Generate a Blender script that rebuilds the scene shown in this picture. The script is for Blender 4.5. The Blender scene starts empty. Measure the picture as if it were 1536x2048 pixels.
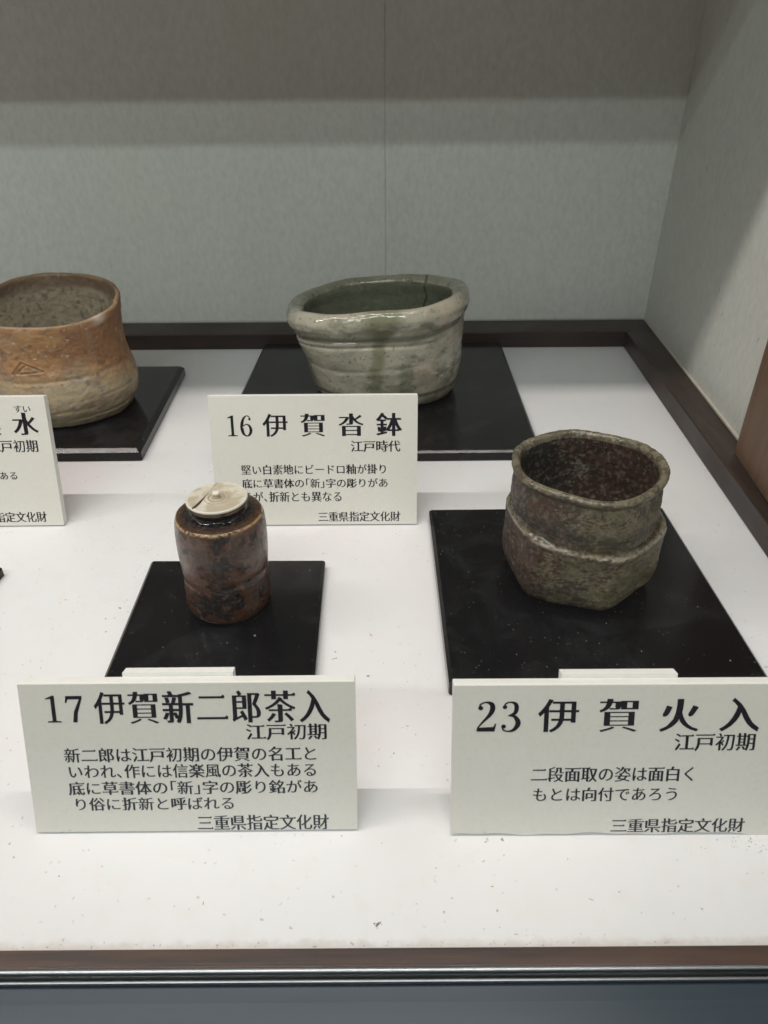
import bpy, bmesh, math, random
import numpy as np
from mathutils import Vector, Matrix
from mathutils.geometry import tessellate_polygon
random.seed(7)
SC = bpy.context.scene
COL = SC.collection
PI = math.pi

# ------------------------------------------------------------------ camera
PITCH = math.radians(32.25)
ROLL = math.radians(-0.40)
cam_d = bpy.data.cameras.new('camera')
cam = bpy.data.objects.new('camera', cam_d)
COL.objects.link(cam)
_f = Vector((0, math.cos(PITCH), -math.sin(PITCH)))
_r0 = Vector((1, 0, 0)); _u0 = _r0.cross(_f)
_r = _r0 * math.cos(ROLL) + _u0 * math.sin(ROLL)
_u = -_r0 * math.sin(ROLL) + _u0 * math.cos(ROLL)
_m = Matrix((_r, _u, -_f)).transposed().to_4x4()
_m.translation = Vector((0, 0, .36))
cam.matrix_world = _m
cam_d.sensor_fit = 'VERTICAL'
cam_d.sensor_height = 24
cam_d.lens = 24 * 1390 / 2048
cam_d.clip_start = .01
cam_d.clip_end = 50
cam_d.dof.use_dof = True
cam_d.dof.focus_distance = .50
cam_d.dof.aperture_fstop = 11
SC.camera = cam

# ------------------------------------------------------------------ world (dim warm gallery air) and exposure
W = bpy.data.worlds.new('World'); SC.world = W; W.use_nodes = True
bg = W.node_tree.nodes['Background']
bg.inputs[0].default_value = (1.0, .83, .72, 1)
bg.inputs[1].default_value = .055
SC.view_settings.view_transform = 'Standard'
SC.view_settings.look = 'None'
SC.view_settings.exposure = 0
SC.view_settings.gamma = 1
SC.cycles.max_bounces = 10
SC.cycles.diffuse_bounces = 6
SC.cycles.transparent_max_bounces = 12

# ------------------------------------------------------------------ lamps: three narrow tubes above the ceiling slots
def strip_light(name, y, z, w, power, col, length, x):
    d = bpy.data.lights.new(name, 'AREA'); d.shape = 'RECTANGLE'
    d.size = length; d.size_y = w; d.energy = power; d.color = col
    o = bpy.data.objects.new(name, d); COL.objects.link(o)
    o.location = (x, y, z)
    return o
# one tube hidden above the case opening, and a twin-tube ceiling fixture of the gallery a few metres behind the visitor
strip_light('case_tube_light', .395, 1.10, .007, 13.0, (1, .91, .865), 1.70, -.456)
strip_light('gallery_tube_light', -2.24, 2.904, .03, 56.0, (.93, .975, 1.0), 3.8, -.70)
strip_light('gallery_tube_light', -2.08, 2.906, .03, 56.0, (.94, .985, .99), 3.8, -.70)

# ------------------------------------------------------------------ object helpers
def tag(o, label=None, cat=None, group=None, kind=None):
    if label: o['label'] = label
    if cat: o['category'] = cat
    if group: o['group'] = group
    if kind: o['kind'] = kind
    return o

def link(name, me, mat=None, parent=None, loc=None):
    o = bpy.data.objects.new(name, me); COL.objects.link(o)
    if mat is not None and me is not None: me.materials.append(mat)
    if parent is not None: o.parent = parent
    if loc is not None: o.location = loc
    return o

def empty(name, loc, rz=0):
    o = bpy.data.objects.new(name, None); COL.objects.link(o)
    o.empty_display_size = .02; o.location = loc; o.rotation_euler = (0, 0, rz)
    return o

def mesh_from(name, V, F, smooth=False):
    me = bpy.data.meshes.new(name)
    me.from_pydata([tuple(v) for v in V], [], [tuple(f) for f in F])
    me.update()
    if smooth: me.polygons.foreach_set('use_smooth', [True] * len(me.polygons))
    return me

def prism(name, pts, z0, z1, mat, parent=None, bevel=0, seg=2):
    """extrude a plan polygon from z0 to z1"""
    bm = bmesh.new()
    vb = [bm.verts.new((p[0], p[1], z0)) for p in pts]
    vt = [bm.verts.new((p[0], p[1], z1)) for p in pts]
    n = len(pts)
    bm.faces.new(vt); bm.faces.new(vb[::-1])
    for i in range(n):
        bm.faces.new((vb[i], vb[(i + 1) % n], vt[(i + 1) % n], vt[i]))
    bmesh.ops.recalc_face_normals(bm, faces=bm.faces)
    if bevel:
        bmesh.ops.bevel(bm, geom=list(bm.edges), offset=bevel, segments=seg, profile=.5, affect='EDGES')
    me = bpy.data.meshes.new(name); bm.to_mesh(me); bm.free()
    return link(name, me, mat, parent)

def box(name, x0, x1, y0, y1, z0, z1, mat, parent=None, bevel=0, seg=2):
    return prism(name, [(x0, y0), (x1, y0), (x1, y1), (x0, y1)], z0, z1, mat, parent, bevel, seg)

# ------------------------------------------------------------------ node material helpers
class NT:
    def __init__(s, name):
        s.m = bpy.data.materials.new(name); s.m.use_nodes = True
        s.t = s.m.node_tree; s.b = s.t.nodes['Principled BSDF']
    def n(s, typ, **kw):
        nd = s.t.nodes.new(typ)
        for k, v in kw.items():
            if k.startswith('i_'):
                key = k[2:]
                key = int(key) if key.isdigit() else key.replace('_', ' ')
                nd.inputs[key].default_value = v
            else: setattr(nd, k, v)
        return nd
    def l(s, a, b): s.t.links.new(a, b)
    def coord(s, scale=(1, 1, 1), kind='Object', rot=(0, 0, 0)):
        tc = s.n('ShaderNodeTexCoord'); mp = s.n('ShaderNodeMapping')
        mp.inputs['Scale'].default_value = scale; mp.inputs['Rotation'].default_value = rot
        s.l(tc.outputs[kind], mp.inputs[0]); return mp.outputs[0]
    def noise(s, vec, scale, detail=4, rough=.55, dist=0):
        nd = s.n('ShaderNodeTexNoise'); s.l(vec, nd.inputs['Vector'])
        nd.inputs['Scale'].default_value = scale; nd.inputs['Detail'].default_value = detail
        nd.inputs['Roughness'].default_value = rough; nd.inputs['Distortion'].default_value = dist
        return nd.outputs['Fac']
    def vor(s, vec, scale, feature='F1'):
        nd = s.n('ShaderNodeTexVoronoi', feature=feature); s.l(vec, nd.inputs['Vector'])
        nd.inputs['Scale'].default_value = scale; return nd
    def ramp(s, fac, stops, interp='LINEAR'):
        nd = s.n('ShaderNodeValToRGB'); s.l(fac, nd.inputs[0]); cr = nd.color_ramp; cr.interpolation = interp
        while len(cr.elements) < len(stops): cr.elements.new(.5)
        for e, (p, c) in zip(cr.elements, stops):
            e.position = p
            e.color = (c, c, c, 1) if not hasattr(c, '__len__') else (*c, 1)
        return nd.outputs[0]
    def mix(s, fac, a, b, mode='MIX'):
        nd = s.n('ShaderNodeMix', data_type='RGBA', blend_type=mode)
        for src, idx in ((fac, 0), (a, 6), (b, 7)):
            if hasattr(src, 'type'): s.l(src, nd.inputs[idx])
            elif hasattr(src, '__len__'): nd.inputs[idx].default_value = (*src, 1)
            else: nd.inputs[idx].default_value = src
        return nd.outputs[2]
    def math(s, op, a, b=0, c=0):
        nd = s.n('ShaderNodeMath', operation=op)
        for i, v in enumerate((a, b, c)):
            if hasattr(v, 'type'): s.l(v, nd.inputs[i])
            else: nd.inputs[i].default_value = v
        return nd.outputs[0]
    def bump(s, h, strength=.3, dist=.001, prev=None):
        nd = s.n('ShaderNodeBump'); s.l(h, nd.inputs['Height'])
        nd.inputs['Strength'].default_value = strength; nd.inputs['Distance'].default_value = dist
        if prev is not None: s.l(prev, nd.inputs['Normal'])
        return nd.outputs[0]
    def out(s, color=None, rough=None, normal=None, **kw):
        for v, k in ((color, 'Base Color'), (rough, 'Roughness'), (normal, 'Normal')):
            if v is None: continue
            if hasattr(v, 'type'): s.l(v, s.b.inputs[k])
            else: s.b.inputs[k].default_value = (*v, 1) if hasattr(v, '__len__') else v
        for k, v in kw.items():
            k = k.replace('_', ' ')
            if hasattr(v, 'type'): s.l(v, s.b.inputs[k])
            else: s.b.inputs[k].default_value = v
        return s.m

def specks(a, vec, scale, size, keep):
    """0..1 mask: round-ish flecks, only in a share of the cells"""
    wv = a.n('ShaderNodeVectorMath', operation='ADD'); nz = a.n('ShaderNodeTexNoise')
    a.l(vec, nz.inputs['Vector']); nz.inputs['Scale'].default_value = scale * 1.7; nz.inputs['Detail'].default_value = 3
    sc = a.n('ShaderNodeVectorMath', operation='SCALE'); a.l(nz.outputs['Color'], sc.inputs[0]); sc.inputs['Scale'].default_value = .9 / scale
    a.l(vec, wv.inputs[0]); a.l(sc.outputs[0], wv.inputs[1])
    v = a.vor(wv.outputs[0], scale)
    sp = a.n('ShaderNodeSeparateColor'); a.l(v.outputs['Color'], sp.inputs[0])
    sz = a.math('MULTIPLY', sp.outputs[1], size)
    m = a.math('LESS_THAN', v.outputs['Distance'], sz)
    k = a.math('LESS_THAN', sp.outputs[0], keep)
    return a.math('MULTIPLY', m, k)

# wallpaper: grey-green fibrous paper
def mat_wallpaper():
    a = NT('wallpaper'); v = a.coord((1, 1, .6))
    v1 = a.coord()
    big = a.noise(v1, 5, 3); mid = a.noise(v, 150, 5, .65); fine = a.noise(v, 620, 3, .6)
    c = a.ramp(mid, [(.30, (.565, .582, .55)), (.5, (.63, .648, .615)), (.70, (.685, .702, .668))])
    c = a.mix(a.ramp(big, [(.35, 0.), (.7, .22)]), c, (.67, .65, .57))
    c = a.mix(a.ramp(fine, [(.3, .25), (.5, 0.)]), c, (.48, .50, .47))
    c = a.mix(a.math('MULTIPLY', specks(a, v, 75, .18, .32), .5), c, (.34, .34, .29))
    c = a.mix(a.math('MULTIPLY', specks(a, v, 150, .24, .35), .4), c, (.78, .78, .75))
    c = a.mix(a.math('MULTIPLY', specks(a, v1, 28, .07, .35), .55), c, (.30, .28, .24))
    st = a.noise(a.coord((1, 1, .12)), 9, 4, .6)
    c = a.mix(a.ramp(st, [(.48, 0.), (.75, .30)]), c, (.56, .55, .50))
    h = a.math('ADD', a.math('MULTIPLY', mid, .7), a.math('MULTIPLY', fine, .5))
    return a.out(c, .92, a.bump(h, .35, .0008), Specular_IOR_Level=.2)

def mat_table():
    a = NT('table_paint'); v = a.coord()
    big = a.noise(v, 6, 3); mid = a.noise(v, 60, 5, .6); fine = a.noise(v, 900, 3, .6)
    c = a.ramp(big, [(.3, (.735, .738, .755)), (.7, (.765, .768, .785))])
    c = a.mix(a.ramp(mid, [(.33, .35), (.48, 0.)]), c, (.72, .68, .64))
    c = a.mix(a.ramp(fine, [(.25, .5), (.42, 0.)]), c, (.66, .63, .59))
    c = a.mix(a.ramp(a.noise(v, 3.2, 2), [(.42, 0.), (.62, .6)]), c, (.775, .735, .745))
    pt = a.ramp(a.noise(v, 26, 3), [(.4, .15), (.62, 1.)])
    c = a.mix(a.math('MULTIPLY', a.math('MULTIPLY', specks(a, v, 260, .20, .45), pt), .6), c, (.34, .30, .26))
    c = a.mix(a.math('MULTIPLY', specks(a, v, 120, .11, .16), .8), c, (.20, .17, .14))
    c = a.mix(a.math('MULTIPLY', specks(a, v, 260, .20, .09), .55), c, (.30, .25, .20))
    # grime gathered along the front rail
    sp = a.n('ShaderNodeSeparateXYZ'); a.l(v, sp.inputs[0])
    g = a.math('ADD', sp.outputs[1], a.math('MULTIPLY', a.noise(v, 90, 5, .7), .012))
    c = a.mix(a.ramp(a.math('MULTIPLY', g, 1.), [(.1795, .55), (.1835, 0.)]), c, (.50, .42, .35))
    h = a.math('ADD', a.math('MULTIPLY', mid, .4), a.math('MULTIPLY', fine, .3))
    return a.out(c, a.ramp(mid, [(.3, .5), (.7, .38)]), a.bump(h, .18, .0006), Specular_IOR_Level=.42)

def mat_lacquer(seed=0, dust=1.0):
    a = NT('black_lacquer'); v = a.coord((1, 1, 1))
    mp = a.n('ShaderNodeMapping'); a.l(v, mp.inputs[0]); mp.inputs['Location'].default_value = (seed * 1.37, seed * .71, 0)
    v = mp.outputs[0]
    d1 = specks(a, v, 470, .22, .12 * dust); d2 = specks(a, v, 170, .10, .12 * dust)
    pt = a.ramp(a.noise(v, 14, 3), [(.42, .25), (.62, 1.)])
    m = a.math('MAXIMUM', a.math('MULTIPLY', d1, pt), d2)
    sm = a.ramp(a.noise(v, 22, 5, .65, .6), [(.5, 0.), (.78, .09)])
    c = a.mix(sm, (.0045, .0048, .0060), (.16, .17, .18))
    c = a.mix(a.math('MULTIPLY', m, .6), c, (.34, .34, .33))
    r = a.ramp(a.noise(v, 30, 4), [(.3, .13), (.75, .24)])
    r2 = a.mix(m, r, (.8, .8, .8))
    return a.out(c, r2, None, Specular_IOR_Level=.30)

def mat_wood(name, dark, lite, axis='X', rough=.45, scale=1., contrast=1.):
    a = NT(name)
    s = {'X': (3, 60, 60), 'Y': (60, 3, 60), 'Z': (60, 60, 3)}[axis]
    v = a.coord(tuple(q * scale for q in s)); v1 = a.coord()
    g = a.noise(v, 1.0, 8, .68, .3); g2 = a.noise(v, 5., 4, .6)
    b = a.noise(v1, 12, 4)
    mx = a.mix(a.ramp(g, [(.5 - .2 / contrast, 0.), (.5 + .2 / contrast, 1.)]), dark, lite)
    mx = a.mix(a.ramp(g2, [(.30, .6), (.48, 0.)]), mx, tuple(q * .45 for q in dark))
    mx = a.mix(a.ramp(b, [(.45, 0.), (.75, .35)]), mx, tuple(q * 1.3 for q in lite))
    r = a.ramp(b, [(.3, rough - .08), (.7, rough + .1)])
    return a.out(mx, r, a.bump(g, .25, .0006), Specular_IOR_Level=.4)

def mat_plain(name, c, rough=.6, metal=0., **kw):
    a = NT(name); v = a.coord()
    n = a.noise(v, 120, 5, .6)
    cc = a.mix(a.ramp(n, [(.35, .35), (.6, 0.)]), c, tuple(q * .86 for q in c))
    return a.out(cc, a.ramp(n, [(.3, rough + .06), (.7, rough - .05)]), a.bump(n, .1, .0003), Metallic=metal, **kw)

def mat_face():
    a = NT('sign_face_film'); v = a.coord()
    n = a.noise(v, 11, 4); n2 = a.noise(v, 420, 3)
    c = a.ramp(n, [(.3, (.75, .725, .665)), (.7, (.785, .76, .705))])
    c = a.mix(a.math('MULTIPLY', specks(a, v, 95, .09, .18), .5), c, (.38, .37, .30))
    c = a.mix(a.ramp(n2, [(.3, .14), (.5, 0.)]), c, (.50, .51, .44))
    return a.out(c, .33, a.bump(n, .10, .001), Specular_IOR_Level=.5)

def mat_brushed():
    a = NT('aluminium'); v = a.coord((4, 400, 400))
    n = a.noise(v, 1.5, 5, .6)
    return a.out(a.ramp(n, [(.3, (.36, .38, .40)), (.7, (.46, .48, .50))]), a.ramp(n, [(.3, .26), (.7, .36)]), a.bump(n, .08, .0003), Metallic=1.0)

M_wall = mat_wallpaper(); M_table = mat_table()
M_rail = mat_wood('dark_stained_wood', (.012, .008, .007), (.042, .024, .017), 'X', .45, 1., 1.3)
M_railY = mat_wood('dark_stained_wood_side', (.012, .008, .007), (.048, .027, .019), 'Y', .45, 1., 1.3)
M_front = mat_wood('worn_front_rail_wood', (.014, .008, .005), (.085, .038, .018), 'X', .7, .7, 2.6)
M_post = mat_wood('brown_post_wood', (.115, .060, .032), (.175, .098, .054), 'Z', .5, 1.8)
M_bead = mat_plain('cream_bead', (.60, .56, .48), .6)
M_foam = mat_plain('white_foam_board', (.80, .80, .77), .55)
M_face = mat_face()
M_ink = mat_plain('ink', (.012, .012, .020), .30)
M_alu = mat_brushed()
M_ceil = mat_plain('case_ceiling_board', (.24, .17, .11), .7)
M_dark = mat_plain('housing_grey', (.10, .10, .10), .6)

# ------------------------------------------------------------------ the case
# table top: one sheet
tb = box('table_top', -1.30, .42, .1729, 1.115, -.03, 0, M_table); tag(tb, kind='structure')

# back wall: two lengths of paper over a board, meeting in a seam at x = .005
WZ = 1.22
bw = box('back_wall', -1.30, .47, 1.1062, 1.13, -.02, WZ, M_wall); tag(bw, kind='structure')
box('wallpaper_sheet', -1.30, .0050, 1.1050, 1.1060, .0255, WZ - .01, M_wall, bw, .0003, 1)
box('wallpaper_sheet', .0056, .4188, 1.1048, 1.1060, .0255, WZ - .01, M_wall, bw, .0003, 1)

# right side wall (not square to the back)
SX = (.384 - .4186) / (.677 - 1.105)
def sx(y, off=0): return .4186 + SX * (y - 1.105) + off
sw = prism('side_wall', [(sx(.15), .15), (sx(.15) + .03, .15), (sx(1.115) + .03, 1.1045), (sx(1.1045), 1.1045)], .0, WZ, M_wall)
tag(sw, kind='structure')
lw = box('left_wall', -1.33, -1.30, .15, 1.13, 0, WZ, M_wall); tag(lw, kind='structure')

# dark wooden frame round the table
fz = .0245
rb = box('back_rail', -1.30, sx(1.105) - .0005, 1.0442, 1.1046, .0002, fz, M_rail, None, .0012); tag(rb, kind='structure')
def ix(y): return .3345 + (y - .489) * (.3719 - .3345) / (1.044 - .489)
rs = prism('side_rail', [(ix(.173), .173), (sx(.173) - .0005, .173), (sx(1.0438) - .0005, 1.0438), (ix(1.0438), 1.0438)], .0002, fz + .0003, M_railY, None, .0012)
tag(rs, kind='structure')
# thin cream bead where the side wall meets the rail
bd = prism('wall_bead', [(sx(.65) - .0045, .65), (sx(.65) - .0006, .65), (sx(1.1) - .0006, 1.1), (sx(1.1) - .0016, 1.1)], fz + .0004, fz + .0034, M_bead, None, .0006)
tag(bd, kind='structure')
# front rail, flush with the table
fr = box('front_rail', -1.30, .50, .1638, .1727, -.03, .0006, M_front, None, .0005); tag(fr, kind='structure')

# wooden corner post on the side rail
pp = prism('wooden_post', [(.3390, .44), (.46, .44), (.46, .640), (.3626, .640)], fz + .0008, WZ, M_post, None, .0012)
tag(pp, 'brown wood grained corner post standing on the dark side rail at the right', 'post')

# aluminium channel holding the glass, and the sill outside
def profile_x(name, prof, x0, x1, mat, parent=None, smooth=True):
    n = len(prof); V = [(x0, p[0], p[1]) for p in prof] + [(x1, p[0], p[1]) for p in prof]
    F = [(i, (i + 1) % n, n + (i + 1) % n, n + i) for i in range(n)] + [tuple(range(n))[::-1], tuple(range(n, 2 * n))]
    me = mesh_from(name, V, F, False)
    return link(name, me, mat, parent)
def rounded(y0, y1, z0, z1, r, k=5):
    P = [(y0, z0)]
    for i in range(k + 1):
        t = PI - i * PI / 2 / k; P.append((y0 + r + r * math.cos(t), z1 - r + r * math.sin(t)))
    for i in range(k + 1):
        t = PI / 2 - i * PI / 2 / k; P.append((y1 - r + r * math.cos(t), z1 - r + r * math.sin(t)))
    P.append((y1, z0)); return P
gl = empty('glass_front', (0, .1600, 0))
def px_(name, prof, mat, par):
    o = profile_x(name, [(y - .16, z) for y, z in prof], -1.30, .50, mat, par); return o
px_('inner_channel', rounded(.1613, .1636, -.03, .0022, .0011), M_alu, gl)
px_('outer_channel', rounded(.1572, .1586, -.03, .0016, .0006), M_alu, gl)
px_('channel_floor', [(.1586, -.03), (.1586, -.008), (.1613, -.008), (.1613, -.03)], M_dark, gl)
g = NT('display_glass')
g.t.nodes.remove(g.b)
tr = g.n('ShaderNodeBsdfTransparent'); tr.inputs[0].default_value = (.97, .985, .975, 1)
gs = g.n('ShaderNodeBsdfGlossy'); gs.inputs['Roughness'].default_value = 0.0
ge = g.n('ShaderNodeNewGeometry'); dt = g.n('ShaderNodeVectorMath', operation='DOT_PRODUCT')
g.l(ge.outputs['Incoming'], dt.inputs[0]); g.l(ge.outputs['Normal'], dt.inputs[1])
c5 = g.math('POWER', g.math('SUBTRACT', 1., g.math('ABSOLUTE', dt.outputs['Value'])), 5.)
fz5 = g.math('MULTIPLY_ADD', c5, .96, .04)          # reflection of one side of the pane
mx = g.n('ShaderNodeMixShader'); g.l(fz5, mx.inputs[0]); g.l(tr.outputs[0], mx.inputs[1]); g.l(gs.outputs[0], mx.inputs[2])
haze_bsdf = g.n('ShaderNodeBsdfDiffuse'); haze_bsdf.inputs[0].default_value = (.75, .70, .66, 1)      # faint diffuse veil, imitates the haze of a reflection in the pane
haze_mix = g.n('ShaderNodeMixShader'); g.l(g.ramp(g.noise(g.coord((1, 1, .7)), 14, 3, .55, .8), [(.45, .0), (.75, .012)]), haze_mix.inputs[0])
g.l(mx.outputs[0], haze_mix.inputs[1]); g.l(haze_bsdf.outputs[0], haze_mix.inputs[2])
g.l(haze_mix.outputs[0], g.t.nodes['Material Output'].inputs[0])
px_('pane', [(.1590, -.0079), (.1590, 1.0635), (.1610, 1.0635), (.1610, -.0079)], g.m, gl)
tag(gl, 'clear upright glass pane of the showcase standing in a metal channel along the front edge', 'glass')
# outer sill
M_sill = NT('painted_steel_sill')
_v = M_sill.coord((3, 60, 60)); _n = M_sill.noise(_v, 2, 4)
M_sill = M_sill.out(M_sill.ramp(_n, [(.3, (.040, .058, .075)), (.7, (.050, .068, .086))]), .34, None, Metallic=.25)
sl = px_('sill', [(.02, -.05), (.02, -.010), (.12, -.003), (.1500, -.0012), (.1560, -.0004), (.1571, -.0010), (.1571, -.05)], M_sill, None)
sl.name = 'outer_sill'; sl.location = (0, .16, 0); tag(sl, kind='structure')

# ceiling, a baffle board behind the tube, and the wooden valance above the glass
tag(box('case_ceiling', -1.30, .46, .1601, 1.105, 1.125, 1.137, M_ceil), kind='structure')
tag(box('lamp_baffle', -1.30, .42, .4610, .4690, .950, 1.1245, M_ceil), 'pale board hanging from the case ceiling behind the lamp', 'baffle')
vl = box('front_valance', -1.30, .50, .1500, .1600, 1.064, WZ, M_post); tag(vl, kind='structure')

# ------------------------------------------------------------------ numpy value noise
_rng = np.random.RandomState(11); _perm = _rng.rand(64, 64, 64)
def vn(x, y, z):
    xi = np.floor(x).astype(int); yi = np.floor(y).astype(int); zi = np.floor(z).astype(int)
    fx, fy, fz_ = x - xi, y - yi, z - zi
    fx = fx * fx * (3 - 2 * fx); fy = fy * fy * (3 - 2 * fy); fz_ = fz_ * fz_ * (3 - 2 * fz_)
    r = 0
    for dx in (0, 1):
        for dy in (0, 1):
            for dz in (0, 1):
                w = (fx if dx else 1 - fx) * (fy if dy else 1 - fy) * (fz_ if dz else 1 - fz_)
                r = r + w * _perm[(xi + dx) % 64, (yi + dy) % 64, (zi + dz) % 64]
    return r
def fbm(P, s, o=4, g=.5, seed=0):
    x, y, z = P[..., 0] * s + seed * 7.3, P[..., 1] * s + seed * 3.1, P[..., 2] * s + seed * 5.7
    a, t, r = 1., 0., 0.
    for k in range(o):
        r = r + a * vn(x, y, z); t += a; a *= g; x, y, z = x * 2.03 + 9.1, y * 2.03 + 4.7, z * 2.03 + 1.3
    return r / t
def ss(a, b, x):
    t = np.clip((x - a) / (b - a), 0, 1); return t * t * (3 - 2 * t)
def lerp(a, b, t):
    t = np.asarray(t)[..., None]; return np.asarray(a) * (1 - t) + np.asarray(b) * t

def spline(pts, n):
    """Catmull-Rom through (r, z, tag) points, resampled by arc length"""
    P = np.array(pts, float); Q = np.vstack([2 * P[0] - P[1], P, 2 * P[-1] - P[-2]]); out = []
    for i in range(1, len(Q) - 2):
        p0, p1, p2, p3 = Q[i - 1], Q[i], Q[i + 1], Q[i + 2]
        for t in np.linspace(0, 1, 24, endpoint=False):
            out.append(.5 * ((2 * p1) + (-p0 + p2) * t + (2 * p0 - 5 * p1 + 4 * p2 - p3) * t * t + (-p0 + 3 * p1 - 3 * p2 + p3) * t ** 3))
    out.append(Q[-2]); out = np.array(out)
    d = np.r_[0, np.cumsum(np.linalg.norm(np.diff(out[:, :2], axis=0), axis=1))]
    u = np.linspace(0, d[-1], n)
    return np.stack([np.interp(u, d, out[:, k]) for k in range(out.shape[1])], 1)

def lathe_mesh(name, pts, nt, ns, shape, colour, mat, parent=None, loc=None):
    """surface of revolution, reshaped by shape(th, r, z, s) -> P, coloured per vertex by colour(P0, P, th, r, z, s, N)"""
    pr = spline(pts, ns)
    th = np.linspace(0, 2 * PI, nt, endpoint=False)
    T, R = np.meshgrid(th, pr[:, 0]); _, Z = np.meshgrid(th, pr[:, 1]); _, S = np.meshgrid(th, pr[:, 2])
    P = shape(T, R, Z, S)
    V = P.reshape(-1, 3)
    i = np.arange(ns - 1)[:, None] * nt; j = np.arange(nt)[None]; j2 = (j + 1) % nt
    F = np.stack([i + j, i + j2, i + nt + j2, i + nt + j], -1).reshape(-1, 4)
    me = bpy.data.meshes.new(name)
    me.vertices.add(len(V)); me.vertices.foreach_set('co', V.astype(np.float32).ravel())
    me.loops.add(F.size); me.loops.foreach_set('vertex_index', F.astype(np.int32).ravel())
    me.polygons.add(len(F)); me.polygons.foreach_set('loop_start', np.arange(0, F.size, 4, dtype=np.int32))
    me.polygons.foreach_set('use_smooth', np.ones(len(F), bool))
    me.update(); me.validate()
    if colour is not None:
        C, G = colour(P, T, R, Z, S)
        at = me.color_attributes.new('glaze', 'FLOAT_COLOR', 'POINT')
        cc = np.concatenate([C.reshape(-1, 3), np.broadcast_to(G, T.shape).reshape(-1, 1)], 1)
        at.data.foreach_set('color', cc.astype(np.float32).ravel())
    return link(name, me, mat, parent, loc)

def mat_clay(name, fine=600, bump=.4, amp=.25, coat=0., bd=.0006, speckc=None, sn=.2):
    """colour from the fired surface (attribute), alpha = roughness; fine grain added by noise"""
    a = NT(name); at = a.n('ShaderNodeAttribute', attribute_name='glaze'); v = a.coord()
    n = a.noise(v, fine, 5, .7); n2 = a.noise(v, fine * .28, 5, .6)
    c = a.mix(a.ramp(n, [(.28, amp), (.5, 0.)]), at.outputs['Color'], (.01, .008, .006))
    c = a.mix(a.ramp(n2, [(.5, 0.), (.72, amp * .8)]), c, (.36, .33, .27))
    if speckc: c = a.mix(a.math('MULTIPLY', specks(a, v, speckc[0], speckc[1], speckc[2]), speckc[4]), c, speckc[3])
    h = a.math('ADD', a.math('MULTIPLY', n, .5), n2)
    h = a.math('MULTIPLY', h, a.ramp(at.outputs['Alpha'], [(.12, .12), (.45, 1.)]))
    return a.out(c, at.outputs['Alpha'], a.bump(h, bump, bd), Coat_Weight=coat, Coat_Roughness=.08, Specular_IOR_Level=.5)

# ------------------------------------------------------------------ plates
def plate(name, corners, z1, seed, bev, label, dust=1.):
    m = mat_lacquer(seed, dust)
    cx_ = sum(c[0] for c in corners) / 4; cy_ = sum(c[1] for c in corners) / 4
    Q = [Vector((x - cx_, y - cy_)) for x, y in corners]; R_ = .0026; K = 6
    def ring(d):
        """outline moved inward by d, corners rounded"""
        out = []
        for i in range(4):
            p, a_, b_ = Q[i], (Q[i - 1] - Q[i]).normalized(), (Q[(i + 1) % 4] - Q[i]).normalized()
            c = p + (a_ + b_) * R_; r = R_ - d
            if d > R_ * .8: c = p + (a_ + b_) * (d + R_ * .2); r = R_ * .2
            t0 = math.atan2(-b_.y, -b_.x); t1 = math.atan2(-a_.y, -a_.x)
            while t1 < t0: t1 += 2 * PI
            for k in range(K + 1):
                t = t0 + (t1 - t0) * k / K; out.append((c.x + r * math.cos(t), c.y + r * math.sin(t)))
        return out
    prof = [(.0004, 0), (0, .0004), (0, z1 - bev * .8 - .0004), (.0001, z1 - bev * .8 - .0001), (.0004, z1 - bev * .8 + .0002), (bev - .0004, z1 - .0005), (bev, z1 - .0002), (bev + .0004, z1)]
    V, F = [], []; n = 4 * (K + 1)
    for d, z in prof: V += [(x, y, z) for x, y in ring(d)]
    for k in range(len(prof) - 1):
        for i in range(n): F.append((k * n + i, k * n + (i + 1) % n, (k + 1) * n + (i + 1) % n, (k + 1) * n + i))
    F.append(tuple(range(n))[::-1]); V.append((0, 0, z1)); c0 = (len(prof) - 1) * n
    for i in range(n): F.append((c0 + i, c0 + (i + 1) % n, len(V) - 1))
    o = link(name, mesh_from(name, V, F), m, None, (cx_, cy_, .0004)); tag(o, label, 'display plate'); return o

plate('black_plate', [(-.1945, .3385), (-.0485, .3395), (-.0505, .4815), (-.1995, .4825)], .0088, 1, .0022,
      'small square black lacquer plate under the brown lidded tea caddy')
plate('black_plate', [(.0432, .3345), (.2612, .3365), (.2640, .5585), (.0425, .5570)], .0118, 2, .0024,
      'black lacquer plate dusted with white specks under the rough two tier cup', 1.25)
plate('black_plate', [(-.187, .6720), (.1722, .6745), (.1800, 1.0350), (-.181, 1.0370)], .0118, 3, .0030,
      'largest black plate under the pale green glazed oval bowl at the back', .6)
plate('black_plate', [(-.585, .6770), (-.2660, .6790), (-.2800, .9400), (-.590, .9400)], .0140, 4, .0050,
      'black plate with a shiny chamfered front edge under the orange brown bowl', .5)
plate('black_plate', [(-.48, .345), (-.333, .345), (-.3235, .4750), (-.48, .4760)], .0088, 5, .0022,
      'black plate of which only one corner shows at the left edge of the picture')

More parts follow.
